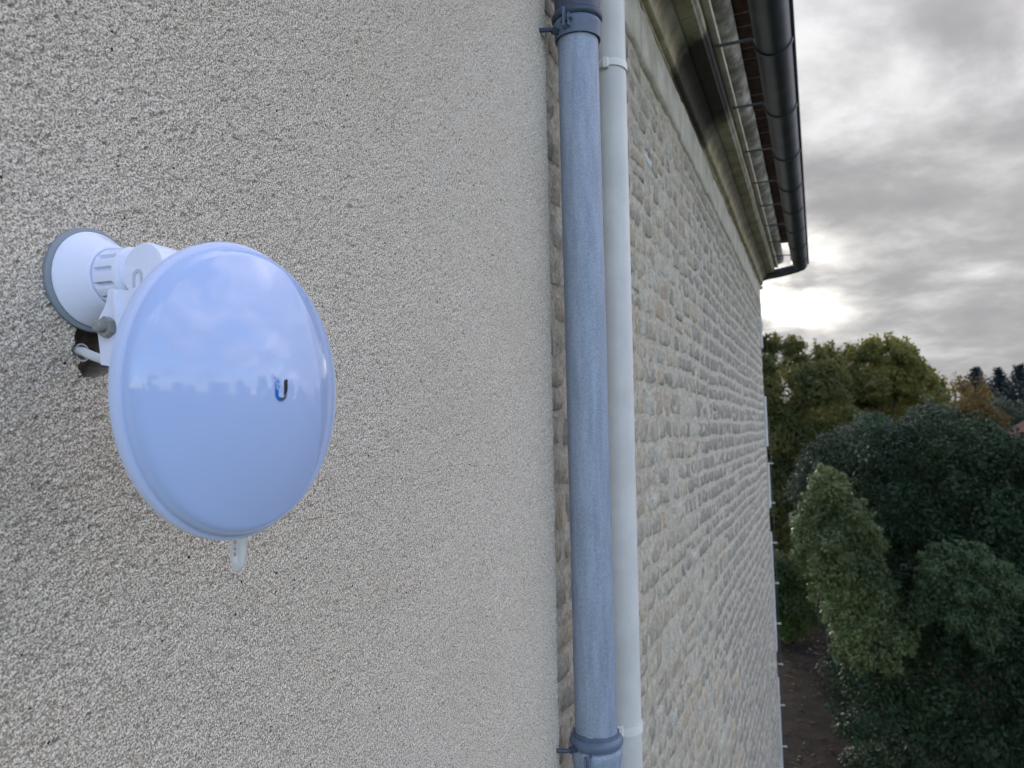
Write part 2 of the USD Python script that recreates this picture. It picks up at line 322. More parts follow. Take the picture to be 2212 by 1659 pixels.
# ------------------------------------------------------------------ rendered house (left)
YR = 1.632                                         # where the roughcast stops
HOLE = A([(0.4500, 4.683)])
def pix_on_wall(px, py, x=0.0):
    v = CF + CR * (px - 1106) / FPX - CU * (py - 829.5) / FPX
    return EYE + v * ((x - EYE[0]) / v[0])
def z7(x, y): return ((150 + x / 2.369) / 1.8228, (850 + y / 2.369) / 1.8228)
HOLE_OUT = [(430, 1010), (368, 1045), (350, 1100), (345, 1180), (322, 1250), (350, 1310), (385, 1375), (402, 1440), (420, 1492), (520, 1515), (640, 1470), (760, 1380), (790, 1180), (740, 1010)]
HOLE_YZ = A([pix_on_wall(*z7(*q))[1:] for q in HOLE_OUT])
def rendered_house():
    t = thing('rendered_house', (0, YR, 0), 'beige roughcast house wall carrying the white dish, left of the grey downpipe', 'house')
    ys = [0.30]
    while ys[-1] < YR - 0.004: ys.append(ys[-1] + 0.00115 * math.hypot(0.55, ys[-1]) / 0.65)
    ys = A(ys); ys = 0.30 + (ys - 0.30) * (YR - 0.30) / (ys[-1] - 0.30)
    half = lambda y: 0.10 + 0.56 * np.hypot(0.55, y); mid = lambda y: 4.615 + 0.09 * y
    S, Y = np.meshgrid(np.linspace(-1, 1, 900), ys, indexing='ij'); Z = mid(Y) + S * half(Y)
    P = np.stack([Z * 0, Y, Z], -1)
    n = lambda s, k, o=2: meshkit.fbm(P / s, o, k)
    grain = n(0.0019, 1); g2 = n(0.0042, 5); g3 = n(0.05, 9, 3)
    X = 0.0026 * (grain - 0.5) + 0.0014 * (g2 - 0.5) + 0.0012 * (n(0.012, 6) - 0.5) + 0.0018 * (g3 - 0.5)
    pit = meshkit.noise(P / 0.0055, 33); X -= 0.0030 * np.clip(pit - 0.78, 0, 1) / 0.22
    edge = np.clip((YR - Y) / 0.008, 0, 1); X -= 0.006 * (1 - edge) ** 2
    Yj = Y + (1 - np.clip((YR - Y) / 0.02, 0, 1)) * 0.012 * (meshkit.fbm(np.stack([Z * 0, Z * 0, Z / 0.03], -1), 3, 7) - 0.55)
    V, F = grid(X, Yj, Z)
    poly = sg.Polygon(HOLE_YZ).buffer(0)
    import shapely
    jit = (meshkit.fbm(V / 0.006, 2, 40) - 0.5)[:, None] * 0.004
    inside = shapely.contains_xy(poly, V[:, 1] + jit[:, 0], V[:, 2] + jit[:, 0])
    F = F[~inside[F].any(1)]
    part(t, 'wall_face', (V, F[:, [0, 1, 2]]), M['render'], True)
    # the plain rest of the wall: above, below and towards the back of the camera, with the same roughcast
    def panel(lo, hi, yy, k):
        Sp, Yp = np.meshgrid(np.linspace(0, 1, k), yy, indexing='ij'); Zp = lo(Yp) + (hi(Yp) - lo(Yp)) * Sp
        return grid(0.003 * (meshkit.fbm(np.stack([Zp * 0, Yp, Zp], -1) / 0.02, 2, 5) - 0.5) - 0.001, Yp, Zp)
    yy = np.linspace(.30, YR, 70); flat = lambda c: (lambda y: y * 0 + c)
    rest = cat(panel(flat(0), flat(7.2), np.linspace(-2.5, .30, 90), 230), panel(flat(0), lambda y: mid(y) - half(y) + .002, yy, 130), panel(lambda y: mid(y) + half(y) - .002, flat(7.2), yy, 80))
    part(t, 'wall_surround', rest, M['render'], True)
    # return edge and core
    part(t, 'wall_core', box((-0.30, -2.5, 0), (-0.055, YR - .004, 7.2)), M['mortar'])
    zz = np.linspace(0, 7.2, 900); Zp, Xp = np.meshgrid(zz, np.linspace(-0.006, -0.056, 6), indexing='ij')
    Yp = YR + 0.012 * (meshkit.fbm(np.stack([Zp * 0, Zp * 0, Zp / 0.03], -1), 3, 7) - 0.55) + 0.002 * (meshkit.noise(np.stack([Xp / .006, Zp * 0, Zp / .006], -1), 3) - .5)
    part(t, 'wall_edge', grid(Xp, Yp, Zp), M['render'], True)
    # cavity behind the hole: side walls and back
    c = HOLE_YZ.mean(0); k = len(HOLE_YZ); dense = []
    for a, b in zip(HOLE_YZ, np.roll(HOLE_YZ, -1, 0)): dense += [a + (b - a) * s for s in np.linspace(0, 1, 8, endpoint=False)]
    dense = A(dense); rings = []
    for dep, sc in ((0.0035, 1.06), (-0.006, 1.03), (-0.018, 0.97), (-0.032, 0.9), (-0.042, 0.6), (-0.045, 0.05)):
        q = c + (dense - c) * sc
        q = q + (meshkit.noise(np.c_[q / .006, np.full(len(q), dep / .006)], 8)[:, None] - .5) * 0.0025 * (dep < 0)
        rings.append(np.c_[np.full(len(q), min(dep, 0) if dep > 0 else dep) - (0.0012 if dep > 0 else 0), q])
    R = A(rings); R = np.concatenate([R, R[:, :1]], 1)
    V, F = grid(R[..., 0], R[..., 1], R[..., 2])
    part(t, 'cable_hole', (V, F[:, ::-1]), M['cavity'], True, label='rough hole broken into the render below the mount')
rendered_house()

# ------------------------------------------------------------------ stone house (right)
XS, YE, ZF = -0.012, 8.85, 5.965
def batter(y, z): return 0.062 * np.clip((6.2 - z) / 5.2, 0, 1.2) * np.clip((y - 2.0) / 6.85, 0, 1) ** 1.3
def project(P):
    v = P - EYE; z = v @ CF
    return np.stack([1106 + FPX * (v @ CR) / z, 829.5 - FPX * (v @ CU) / z], -1), z
def stone_house():
    t = thing('stone_house', (0, 5.2, 0), 'rubble stone house wall with moulded cornice, right of the two downpipes', 'house')
    r = np.random.default_rng(11)
    # mortar sheet
    ys = [1.58]
    while ys[-1] < YE: ys.append(ys[-1] + 0.0075 * ys[-1] / 1.6)
    ys = A(ys); ys = 1.58 + (ys - 1.58) * (YE - 1.58) / (ys[-1] - 1.58)
    zs = np.r_[np.arange(0, 3.0, 0.03), np.arange(3.0, ZF + 0.02, 0.0125)]
    Z, Y = np.meshgrid(zs, ys, indexing='ij'); P = np.stack([Z * 0, Y, Z], -1)
    X = XS + batter(Y, Z) + 0.016 * (meshkit.fbm(P / 0.045, 4, 3) - 0.5) + 0.012 * (meshkit.fbm(P / 0.5, 2, 4) - 0.5) - 0.0030
    wall = part(t, 'wall', grid(X, Y, Z), M['mortar'], True)
    part(t, 'wall_core', box((-0.45, 1.66, 0), (-0.07, YE, 6.6)), M['mortar'])
    # stones, laid in uneven courses
    stones = []; z = 0.02
    while z < ZF - 0.05:
        h = r.uniform(0.060, 0.108); h = min(h, ZF - z - 0.004); y = 1.585 + r.uniform(-0.12, 0)
        while y < YE - 0.04:
            l = r.uniform(0.075, 0.235) * (1.1 if h > .09 else 1); gap = r.uniform(0.008, 0.020)
            y0, y1 = max(y, 1.59), min(y + l, YE - 0.01)
            if y1 - y0 > 0.045:
                if r.random() < 0.13 and h > 0.09:
                    zz = z + h * r.uniform(.4, .6); stones += [(y0, y1, z, zz - .006), (y0, y1, zz + .006, z + h)]
                else: stones.append((y0, y1, z + r.uniform(0, .006), z + h - r.uniform(0, .006)))
            y += l + gap
        z += h + r.uniform(0.007, 0.014)
    def shape(s):
        y0, y1, z0, z1 = s; nu, nv = 6, 5
        u, v = np.meshgrid([-1, -.88, -.3, .3, .88, 1], [-1, -.84, 0, .84, 1])
        k = r.uniform(.80, .96)
        uu = u * np.sqrt(1 - (1 - k) * v * v * .9) * .985; vv = v * np.sqrt(1 - (1 - k) * u * u * .9) * .985
        b = 1 - np.maximum(np.abs(u), np.abs(v)) ** 14
        y = (y0 + y1) / 2 + uu * (y1 - y0) / 2; z_ = (z0 + z1) / 2 + vv * (z1 - z0) / 2
        skew = r.uniform(-.12, .12); z_ = z_ + skew * (y - (y0 + y1) / 2) * .5
        q = np.stack([y * 0, y, z_], -1)
        z_ = z_ + .045 * (meshkit.fbm(np.stack([y * 0, y / .9, z_ / .7], -1), 3, 14) - .5); q = np.stack([y * 0, y, z_], -1)
        j = meshkit.noise(q / 0.03, 5) - .5; j2 = meshkit.noise(q / 0.03 + 50, 6) - .5
        y, z_ = y + .013 * j, z_ + .011 * j2
        p = r.uniform(-0.001, 0.0035)
        x = XS + batter(y, z_) - 0.014 * (1 - b) + p * b + 0.009 * (meshkit.noise(q / 0.028, 9) - .5) * b + 0.012 * (meshkit.fbm(q / 0.5, 2, 4) - 0.5)
        V, F = grid(x, y, z_)
        return V, F
    made = [shape(s) for s in stones]
    cen = A([v.mean(0) for v, f in made])
    size = []
    for v, f in made:
        q, zc = project(v); size.append(np.prod(q.max(0) - q.min(0)))
    q, zc = project(cen); size = A(size)
    vis = (q[:, 0] > 1355) & (q[:, 0] < 1700) & (q[:, 1] > -20) & (q[:, 1] < 1690)
    vis |= (q[:, 0] > 1185) & (q[:, 0] < 1235) & (q[:, 1] > -20) & (q[:, 1] < 1690)
    order = np.argsort(-size * vis)[:298]; chosen = set(order.tolist())
    for i in order:
        mt = M['stone_pale'] if r.random() < 0.006 else M['stone%d' % r.choice(8, p=[.17, .14, .17, .07, .12, .16, .05, .12])]
        part(wall, 'stone', made[i], mt, True)
    rest = cat(*[made[i] for i in range(len(made)) if i not in chosen])
    part(wall, 'stone', rest, M['stone_many'], True, kind='stuff', label='farther rubble stones of the wall')
    # frieze band of smooth blocks
    y = 1.60
    while y < YE - .02:
        l = min(r.uniform(.8, 1.25), YE - y); n = max(4, int(l / .04))
        yy = np.linspace(y + .0015, y + l - .0015, n); low = ZF - 0.010 + 0.03 * (meshkit.fbm(np.c_[yy / .12, yy * 0, yy * 0], 3, 5) - .5)
        zz = np.stack([low - .004, low, low + .05, np.full(n, ZF + .10), np.full(n, ZF + .172)], 0); Y = np.repeat(yy[None], 5, 0)
        Q = np.stack([Y * 0, Y, zz], -1)
        X = 0.004 + 0.006 * (meshkit.fbm(Q / .15, 3, 8) - .5); X[0] = -0.02
        X[:, 0] -= .004; X[:, -1] -= .004
        part(t, 'frieze_block', grid(X, Y, zz), M['frieze'], True); y += l
    # cornice: each block one length of the moulding
    E = lambda k, zz: 0.55 + k * zz               # the sight line of ratio k at height zz above the camera
    prof = [(-.2, 1.541), (E(-.3535, 1.541), 1.541), (E(-.349, 1.556), 1.556), (.024, 1.558), (.030, 1.562), (.033, 1.585), (.040, 1.612), (.055, 1.636), (.074, 1.652), (.0775, 1.654), (.0775, 1.668),
            (.112, 1.674), (E(-.242, 1.678), 1.678), (.148, 1.690), (E(-.231, 1.692), 1.698), (E(-.231, 1.7) + .004, 1.742), (-.2, 1.742)]
    prof = [(x, z + 4.6) for x, z in prof]
    y = 1.60; ends = [1.60]
    while ends[-1] < YE + .02 - .3: ends.append(min(ends[-1] + r.uniform(.62, .88), YE + .03))
    ends[-1] = YE + .03
    for a, b in zip(ends[:-1], ends[1:]):
        dz, dx = r.uniform(-.002, .002), r.uniform(-.0025, .0025)
        part(t, 'cornice_block', extrude_y([(x + dx, z + dz) for x, z in prof], a + .002, b - .002), M['cornice'], 35)
    # flashing strip and outer weathered roll moulding
    part(t, 'drip_strip', extrude_y([(.160, 6.343), (.196, 6.336), (.200, 6.352), (.196, 6.362), (.160, 6.362)], 1.6, YE + .02), M['frieze'])
    roll = [(.15, 6.3635), (.190, 6.3635), (.205, 6.366), (.232, 6.374), (.254, 6.390), (.266, 6.412), (.266, 6.43), (.15, 6.43)]
    y = 1.6
    while y < YE:
        l = min(r.uniform(.55, .95), YE + .02 - y)
        if l > .05: part(t, 'roll_moulding', extrude_y([(x + r.uniform(-.003, .003), z) for x, z in roll], y + .002, y + l - .002), M['moulding'], 35)
        y += l
    # bricks and tiles closing the eave above the gutter
    yb = 8.15
    part(t, 'eave_bed', box((.10, 1.6, 6.4405), (.335, yb, 6.53)), M['brick_mortar'])
    y = 1.62
    while y < yb - .1:
        l = r.uniform(.095, .12) if r.random() < .5 else r.uniform(.19, .22)
        part(t, 'brick', box((.16, y, 6.4345 + r.uniform(0, .003)), (.345 + r.uniform(-.008, .014), y + l, 6.4965), .003), M['brick']); y += l + r.uniform(.014, .022)
    xs = np.linspace(.46, -2.4, 2); yy = np.linspace(1.4, yb, 34 * 8); prof_z = .03 * np.abs(np.sin(yy / .2 * PI))
    X = np.repeat(xs[:, None], len(yy), 1); Y = np.repeat(yy[None], 2, 0); Z = 6.535 + (.46 - X) * .32 + prof_z[None]
    top = grid(X, Y, Z + .012); bot = grid(X, Y, Z); 
    part(t, 'roof', cat(top, (bot[0], bot[1][:, ::-1])), M['tile'], True)
    # dressed corner blocks, slightly proud of the rubble
    for (za, zb, w, px) in ((5.45, 5.95, .10, .010), (4.38, 4.92, .17, .016), (3.72, 4.20, .17, .016), (2.2, 3.45, .12, .008), (.3, 1.9, .12, .008)):
        n = 8; zz = np.linspace(za, zb, n)
        pts = []
        for z_ in zz:
            x0 = XS + batter(YE, z_); pts += [(x0 - .05, YE - w, z_), (x0 + px, YE - w, z_), (x0 + px + .004, YE + .02, z_), (x0 - .05, YE + .02, z_)]
        part(t, 'quoin', hull(pts), M['quoin'])
stone_house()

# ------------------------------------------------------------------ gutter
def gutter():
    gx, gz, R = 0.424, 6.322, 0.079
    t = thing('eave_gutter', (gx, 5.2, gz), 'dark half round zinc gutter hanging under the stone house eave', 'gutter')
    ph = np.linspace(PI * 1.0, 2 * PI, 28)
    y = np.r_[1.6, np.linspace(2, 8.4, 24), 8.70]
    sag = 0.0
    def shell(r, flip):
        Y, Pp = np.meshgrid(y, ph, indexing='ij'); V, F = grid(gx + r * np.cos(Pp), Y, gz + r * np.sin(Pp)); return V, (F[:, ::-1] if flip else F)
    part(t, 'trough', cat(shell(R, False), shell(R - .0015, True)), M['zinc_dark'], True)
    part(t, 'front_bead', tube([(gx + R + .006, 1.6, gz), (gx + R + .006, 5, gz), (gx + R + .006, 8.7, gz)], .0085, 12), M['zinc_dark'], True)
    # closed end with a rounded outlet
    e = []
    for s in np.linspace(0, 1, 7):
        a = s * PI / 2; e.append((R * math.cos(a), .05 * math.sin(a)))
    Y = A([8.70 + q[1] for q in e]); Rr = A([max(q[0], .002) for q in e])
    Yg, Pg = np.meshgrid(Y, ph, indexing='ij'); Rg = np.repeat(Rr[:, None], len(ph), 1)
    part(t, 'end_cap', grid(gx + Rg * np.cos(Pg), Yg, gz + Rg * np.sin(Pg)), M['zinc_dark'], True)
    pth = spline([(gx + .012, 8.64, gz - .034), (gx - .03, 8.70, gz - .040), (.30, 8.77, gz - .047), (.16, 8.84, gz - .056), (.03, 8.90, gz - .066), (-.05, 8.93, gz - .11), (-.09, 8.93, gz - .25), (-.09, 8.93, 5.6)], 60)
    part(t, 'swan_neck', tube(pth, np.r_[.02, .036, .044, np.full(57, .049)], 18), M['zinc_dark'], True)
    for yb in (2.15, 2.85, 3.53, 4.27, 5.0, 5.68, 6.3, 6.95, 7.6, 8.25):
        q = []
        for w in (-.011, .011):
            pass
        ring = [(gx + (R + .003) * math.cos(a), yb, gz + (R + .003) * math.sin(a)) for a in np.linspace(PI, 2 * PI, 22)]
        def strap(pts, n_off):
            p = A(pts); inn = p + n_off; V = []
            for w in (-.011, .011):
                V += [p + [0, w, 0], inn + [0, w, 0]]
            k = len(p); V = np.vstack(V); F = []
            for i in range(k - 1):
                for a, b in ((0, 2), (3, 1), (1, 0), (2, 3)):
                    F += [(a * k + i, a * k + i + 1, b * k + i + 1), (a * k + i, b * k + i + 1, b * k + i)]
            for i in (0, k - 1): F += [(i, k + i, 3 * k + i), (i, 3 * k + i, 2 * k + i)]
            return trimesh.Trimesh(V, F, process=False)
        off = A([(x - gx, 0, z - gz) for x, _, z in ring]); off = off / np.linalg.norm(off, axis=1, keepdims=True) * .0035
        hook = strap(ring, off)
        arm = box((.176, yb - .011, gz + .012), (gx - R - .002, yb + .011, gz + .018)); leg = box((gx - R - .0075, yb - .011, gz - .004), (gx - R - .002, yb + .011, gz + .018))
        part(t, 'bracket', cat(hook, arm, leg), M['zinc_dark'])
gutter()

# ------------------------------------------------------------------ downpipes
def on_x(px, py, x): return pix_on_wall(px, py, x)
def zinc_pipe():
    a, b = on_x(1247.7, 74, .07), on_x(1288, 1588, .07); ax = (a - b) / np.linalg.norm(a - b); r = .0463
    at = lambda z: b + ax * (z - b[2]) / ax[2]
    t = thing('zinc_downpipe', at(0), 'thick blue grey zinc downpipe with dark collars between the two walls', 'downpipe')
    zt, zb = a[2] + .012, b[2] - .002
    part(t, 'pipe', lathe(at(zb), ax, [(r - .002, -.06), (r, -.06), (r, 0), (r, .5), (r, 1.0), (r, zt - zb), (r - .002, zt - zb)], 72), M['zinc'], 40)
    seam = A([.6, -.8, 0.]) 
    def joint(z, top):
        s = at(z)
        # socket, rolled rubber bead, clamp band and its fin, bolt
        prof = [(r + .0005, -.044), (r + .0055, -.046), (r + .0065, -.040), (r + .006, -.030), (r + .0085, -.018), (r + .0095, -.010), (r + .006, -.004)]
        band = part(t, 'clamp_band', lathe(s, ax, prof + [(r + .0005, -.003)], 72), M['collar'], 50)
        bead = [(r + .003 + .0095 * math.cos(u), .006 + .011 * math.sin(u)) for u in np.linspace(-PI / 2, PI / 2, 12)]
        part(t, 'bead_ring', lathe(s, ax, bead, 72), M['rubber'] if top else M['collar'], True)
        f = A([-.15, -.99, 0]); f /= np.linalg.norm(f); side = np.cross(f, ax)
        def blk(o, w, h, d, sh): 
            c = s + f * (r + .0075) + side * sh + ax * o
            return hull([c + side * x * w + ax * y * h * (1.0 if zz < 0 else .82) + f * zz * d for x in (-1, 1) for y in (-1, 1) for zz in (-.4, 1)])
        part(band, 'fin', blk(-.014, .0019, .026, .013, .004), M['collar'])
        part(band, 'fin', blk(-.020, .0018, .017, .008, -.006), M['collar'])
        c = s + f * (r + .013) + ax * -.02
        part(band, 'bolt', tube([c - side * .014, c + side * .004, c + side * .013], .0032, 8), M['rubber'], 40)
        # fixing stud into the wall
        st = s + ax * -.034 + A([-.66 * r, -.76 * r, 0])
        part(t, 'stud', cat(tube([st, st + A([-.008, -.008, 0]), st + A([-.014, -.015, 0])], .0080, 6), tube([st, st + A([-.016, -.020, 0]), st + A([-.07, -.034, 0])], .0055, 8)), M['rubber'])
        return s
    s = joint(a[2] + .028, True)
    part(t, 'socket', lathe(s + ax * .014, ax, [(r + .001, 0), (r + .005, .002), (r + .005, .03), (r + .0035, .2), (r + .0035, 1.0)], 72), M['rubber'], 40)
    # lower joint: upside down order, torn paint lip on top, next length of pipe below
    s = at(b[2]); 
    bead = [(r + .0005, .010), (r + .004, .011), (r + .003, .004)] + [(r + .002 + .0105 * math.cos(u), -.009 + .012 * math.sin(u)) for u in np.linspace(PI / 2, -PI / 2, 12)]
    part(t, 'bead_ring', lathe(s, ax, bead[::-1], 72), M['collar'], 50)
    lip = []
    for w in np.linspace(0, 2 * PI, 40, endpoint=False):
        pass
    th = np.linspace(0, 2 * PI, 97); fa, fu, fv = frame(ax)
    hgt = .004 + .009 * meshkit.fbm(np.c_[np.cos(th) * 3, np.sin(th) * 3, th * 0], 3, 2)
    ring = np.cos(th)[:, None] * fu + np.sin(th)[:, None] * fv
    lo, hi = s + ring * (r + .0032), s + ring * (r + .0012) + ax * hgt[:, None] * 1.3
    G = np.stack([lo, hi, s + ring * (r + .0004) + ax * hgt[:, None] * 1.3]); V, F = grid(G[..., 0], G[..., 1], G[..., 2])
    part(t, 'torn_lip', (V, F), M['collar'], True, label='torn dark sealant lip around the pipe')
    band = part(t, 'clamp_band', lathe(s, ax, [(r + .004, -.075), (r + .0055, -.062), (r + .0095, -.040), (r + .010, -.030), (r + .007, -.024), (r + .002, -.022)], 72), M['zinc'], 50)
    f = A([.05, -1.0, 0]); f /= np.linalg.norm(f); side = np.cross(f, ax); c = s + f * (r + .009) - ax * .045
    part(band, 'fin', hull([c + side * x * .002 + ax * y * .022 + f * zz for x in (-1, 1) for y in (-1, 1) for zz in (-.003, .010)]), M['collar'])
    part(band, 'fin', hull([c + side * (.011 + x * .002) + ax * y * .018 + f * zz for x in (-1, 1) for y in (-1, 1) for zz in (-.003, .009)]), M['collar'])
    st = s - ax * .018 + A([-.70 * r, -.80 * r, 0])
    part(t, 'stud', cat(tube([st, st + A([-.006, -.010, 0]), st + A([-.010, -.018, 0])], .0075, 6), tube([st, st + A([-.016, -.022, 0]), st + A([-.07, -.036, 0])], .0050, 8)), M['rubber'])
    part(t, 'pipe', lathe(at(0), ax, [(r, 0), (r, 1.5), (r, b[2] - .06)], 48), M['zinc'], 40)
zinc_pipe()
def white_pipe():
    a, b = on_x(1318, 44, .06), on_x(1354, 1659, .06); ax = (a - b) / np.linalg.norm(a - b); r = .040
    at = lambda z: b + ax * (z - b[2]) / ax[2]
    t = thing('white_downpipe', at(0), 'slim white plastic pipe with cream clips beside the stone wall', 'downpipe')
    part(t, 'pipe', lathe(at(0), ax, [(r, 0), (r, 3), (r, 5), (r, 6.6)], 72), M['pvc'], 40)
    def clip(px, py, sgn):
        z = on_x(px, py, .06)[2]; s = at(z)
        tilt = ax + A([0.0, .10 * sgn, 0]); tilt /= np.linalg.norm(tilt)
        c = part(t, 'clip', lathe(s, tilt, [(r + .0004, -.011), (r + .0035, -.0105), (r + .0035, .0105), (r + .0004, .011)], 64), M['pvc_clip'], 40)
        d = A([.35, -.94, 0]); part(c, 'clasp', box(s + [-.012, -r - .012, -.014], s + [.004, -r - .001, .014], .002), M['pvc_clip'])
        e = s + A([.028, .034, 0]) 
        part(c, 'clasp', hull([e + A([x, y, z_]) for x in (-.005, .004) for y in (-.006, .006) for z_ in (-.012, .012)]), M['pvc_clip'])
        part(c, 'foot', box(s + [-.085, -.008, -.008], s + [-r, .008, .008]), M['pvc_clip'])
    clip(1320, 150, 1); clip(1352, 1566, -1)
white_pipe()

# ------------------------------------------------------------------ dish antenna on its ball mount
DC = A([0.2017, 0.4001, 4.6285]); DAX = A([math.sin(1.58568) * math.cos(-.01144), math.cos(1.58568) * math.cos(-.01144), math.sin(-.01144)])
DR, DH = 0.0945, 0.0312
MB = A([0.0, 0.4521, 4.7277])
def pix_on_y(px, py, y):
    v = CF + CR * (px - 1106) / FPX - CU * (py - 829.5) / FPX
    return EYE + v * ((y - EYE[1]) / v[1])
def antenna():
    t = thing('dish_antenna', MB, 'round white glossy dish antenna on a white ball mount fixed to the roughcast', 'antenna')
    X = A([1., 0, 0])
    part(t, 'gasket', lathe(MB, X, [(.0405, -.003), (.0425, .0), (.0425, .0035), (.0405, .0050), (.030, .0052)][::-1], 80), M['gasket'], 40)
    cone = [(.0225, .0270), (.0235, .0285), (.0250, .0288), (.0265, .0278), (.0282, .0245), (.0325, .0165), (.0365, .0105), (.0385, .0075), (.0390, .0060), (.0385, .0048), (.030, .0048)]
    part(t, 'mount_cone', lathe(MB, X, cone, 96), M['mount'], 40)
    # ribbed collar
    n = 144; prof = [(.0, .040), (.0215, .0545), (.0222, .0535), (.0226, .050), (.0226, .046), (.0226, .030), (.0226, .024), (.020, .022)]
    prof = [(.0150, .0530), (.0212, .0530), (.0220, .0520), (.0224, .0490), (.0224, .0470), (.0226, .0310), (.0226, .0290), (.0224, .024)]
    ph = np.linspace(0, 2 * PI, n, endpoint=False); a, u, v = frame(X)
    rows = []
    for k, (rr, tt) in enumerate(prof):
        dent = np.zeros(n)
        if k in (4, 5):
            w = (ph / (2 * PI) * 12 + .35) % 1.0; dent = np.clip((.17 - np.abs(w - .5)) / .05, 0, 1) * .0034
        rows.append(MB + a * tt + (rr - dent)[:, None] * (np.cos(ph)[:, None] * u + np.sin(ph)[:, None] * v))
    G = A(rows); G = np.concatenate([G, G[:, :1]], 1); Vg, Fg = grid(G[..., 0], G[..., 1], G[..., 2])
    part(t, 'ribbed_collar', (Vg, Fg[:, ::-1]), M['mount'], 50)
    # pivot drum (axis along the wall) with its embossed arch mark, and the second drum behind
    dc = pix_on_y(*z7(965, 500), .435); rd = .0215
    drum = part(t, 'pivot_drum', lathe(dc, (0, 1, 0), [(0.0001, .030), (rd - .004, .030), (rd, .026), (rd, .004), (rd - .0012, .0012), (rd - .004, 0.0), (.0001, 0.0)], 72), M['mount'], 40)
    arch = sg.LineString([(-.0038, -.0075), (-.0038, .001)] + [(-.0038 * math.cos(w), .001 + .0038 * math.sin(w)) for w in np.linspace(.2, PI - .2, 10)] + [(.0038, .001), (.0038, -.0075)]).buffer(.0013, cap_style='flat')
    m = trimesh.creation.extrude_polygon(arch, .0006, engine='earcut'); vv = m.vertices
    m.vertices = np.stack([dc[0] - .0035 + vv[:, 0], dc[1] - vv[:, 2], dc[2] - .0055 + vv[:, 1]], 1); m.fix_normals()
    part(drum, 'arch_mark', m, M['mount_grey'])
    stem = hull(np.vstack([dc + A([-.030, .015, 0]) + .0165 * A([[0, math.cos(w), math.sin(w)] for w in np.linspace(0, 2 * PI, 24)]), dc + A([-.004, .015, 0]) + .0150 * A([[0, math.cos(w), math.sin(w)] for w in np.linspace(0, 2 * PI, 24)])]))
    part(t, 'pivot_stem', stem, M['mount'], 30)
    d2 = dc + A([.016, .037, .0005]); 
    part(t, 'pivot_drum', lathe(d2, (0, 1, 0), [(0.0001, .016), (rd - .003, .016), (rd, .013), (rd, .003), (rd - .003, 0), (.0001, 0)], 64), M['mount'], 40)
    neck = hull([dc + A([x, y, z]) for x in (.0, .036) for y in (.006, .05) for z in (-.030, .012)])
    part(t, 'pivot_neck', trimesh.creation.icosphere(2, .0185).apply_translation(dc + A([.026, .026, -.004])), M['mount'], True)
    # bracket plate with its bolt: outline given at its own depth
    yp = .414
    out = [(652, 700), (660, 682), (690, 675), (895, 702), (1000, 760), (1000, 1400), (660, 1400), (584, 1388), (574, 1250), (560, 1120), (548, 1050), (556, 985), (580, 930), (620, 850), (640, 780)]
    pts = A([pix_on_y(*z7(*q), yp)[[0, 2]] for q in out])
    pl = extrude_y(pts, yp, yp + .006)
    br = part(t, 'bracket', pl, M['mount'], 30)
    rim = A([pix_on_y(*z7(*q), yp)[[0, 2]] for q in ((652, 700), (660, 682), (895, 702), (890, 720), (664, 716))])
    part(br, 'flange', extrude_y(A([pix_on_y(*z7(*q), yp)[[0, 2]] for q in ((660, 683), (690, 676), (895, 703), (893, 722), (664, 706))]), yp + .0062, yp + .034), M['mount'], 30)
    rib = A([pix_on_y(*z7(*q), yp)[[0, 2]] for q in ((742, 700), (750, 705), (752, 830), (790, 940), (800, 1050), (770, 1050), (745, 940), (735, 830))])
    part(br, 'rib', extrude_y(rib, yp - .0035, yp + .002), M['mount'], 30)
    bc = pix_on_y(*z7(655, 1040), yp - .001)
    hexa = A([(bc[0] + .0079 * math.cos(w + PI / 6), bc[2] + .0079 * math.sin(w + PI / 6)) for w in np.arange(6) * PI / 3])
    ring = sg.Polygon(hexa).difference(sg.Point(bc[0], bc[2]).buffer(.0042))
    mm = trimesh.creation.extrude_polygon(ring, .0052, engine='earcut'); vv = mm.vertices; mm.vertices = np.stack([vv[:, 0], yp - .0002 - vv[:, 2], vv[:, 1]], 1); mm.fix_normals()
    part(t, 'nut', mm, M['steel'])
    part(t, 'bolt', lathe((bc[0], yp, bc[2]), (0, -1, 0), [(.0001, .0125), (.003, .0125), (.0040, .0115), (.0040, 0)], 24), M['steel'], 40)
    part(t, 'back_housing', lathe(DC, -DAX, [(.0001, .060), (.036, .060), (.040, .056), (.043, .030), (.060, .020), (.088, .0095), (.090, .006)], 72), M['mount'], 40)
    part(t, 'bracket_block', box((DC[0] - .060, yp + .006, 4.62), (DC[0] - .012, yp + .03, 4.722), .004), M['mount'])
    # dish rim and radome
    rim = [(DR - .003, .0004), (DR - .0012, .0008), (DR + .0012, -.0004), (DR + .0016, -.0022), (DR + .0014, -.0062), (DR - .0005, -.0078), (DR - .006, -.0085), (.080, -.0095)]
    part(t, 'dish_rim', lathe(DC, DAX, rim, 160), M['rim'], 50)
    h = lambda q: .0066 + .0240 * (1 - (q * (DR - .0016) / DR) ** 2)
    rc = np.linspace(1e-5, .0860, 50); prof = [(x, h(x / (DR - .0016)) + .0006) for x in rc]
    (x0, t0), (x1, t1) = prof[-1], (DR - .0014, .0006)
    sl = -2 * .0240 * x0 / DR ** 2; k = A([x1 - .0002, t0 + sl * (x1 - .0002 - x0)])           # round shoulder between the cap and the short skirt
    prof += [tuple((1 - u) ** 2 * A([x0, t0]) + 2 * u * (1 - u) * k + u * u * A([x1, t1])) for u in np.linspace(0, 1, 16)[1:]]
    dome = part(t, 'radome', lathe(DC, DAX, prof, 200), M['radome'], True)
    # emblem: a U in black, grey and blue laid on the dome
    a, u, v = frame(DAX)                                   # u to the picture's right (+y of the wall), v up
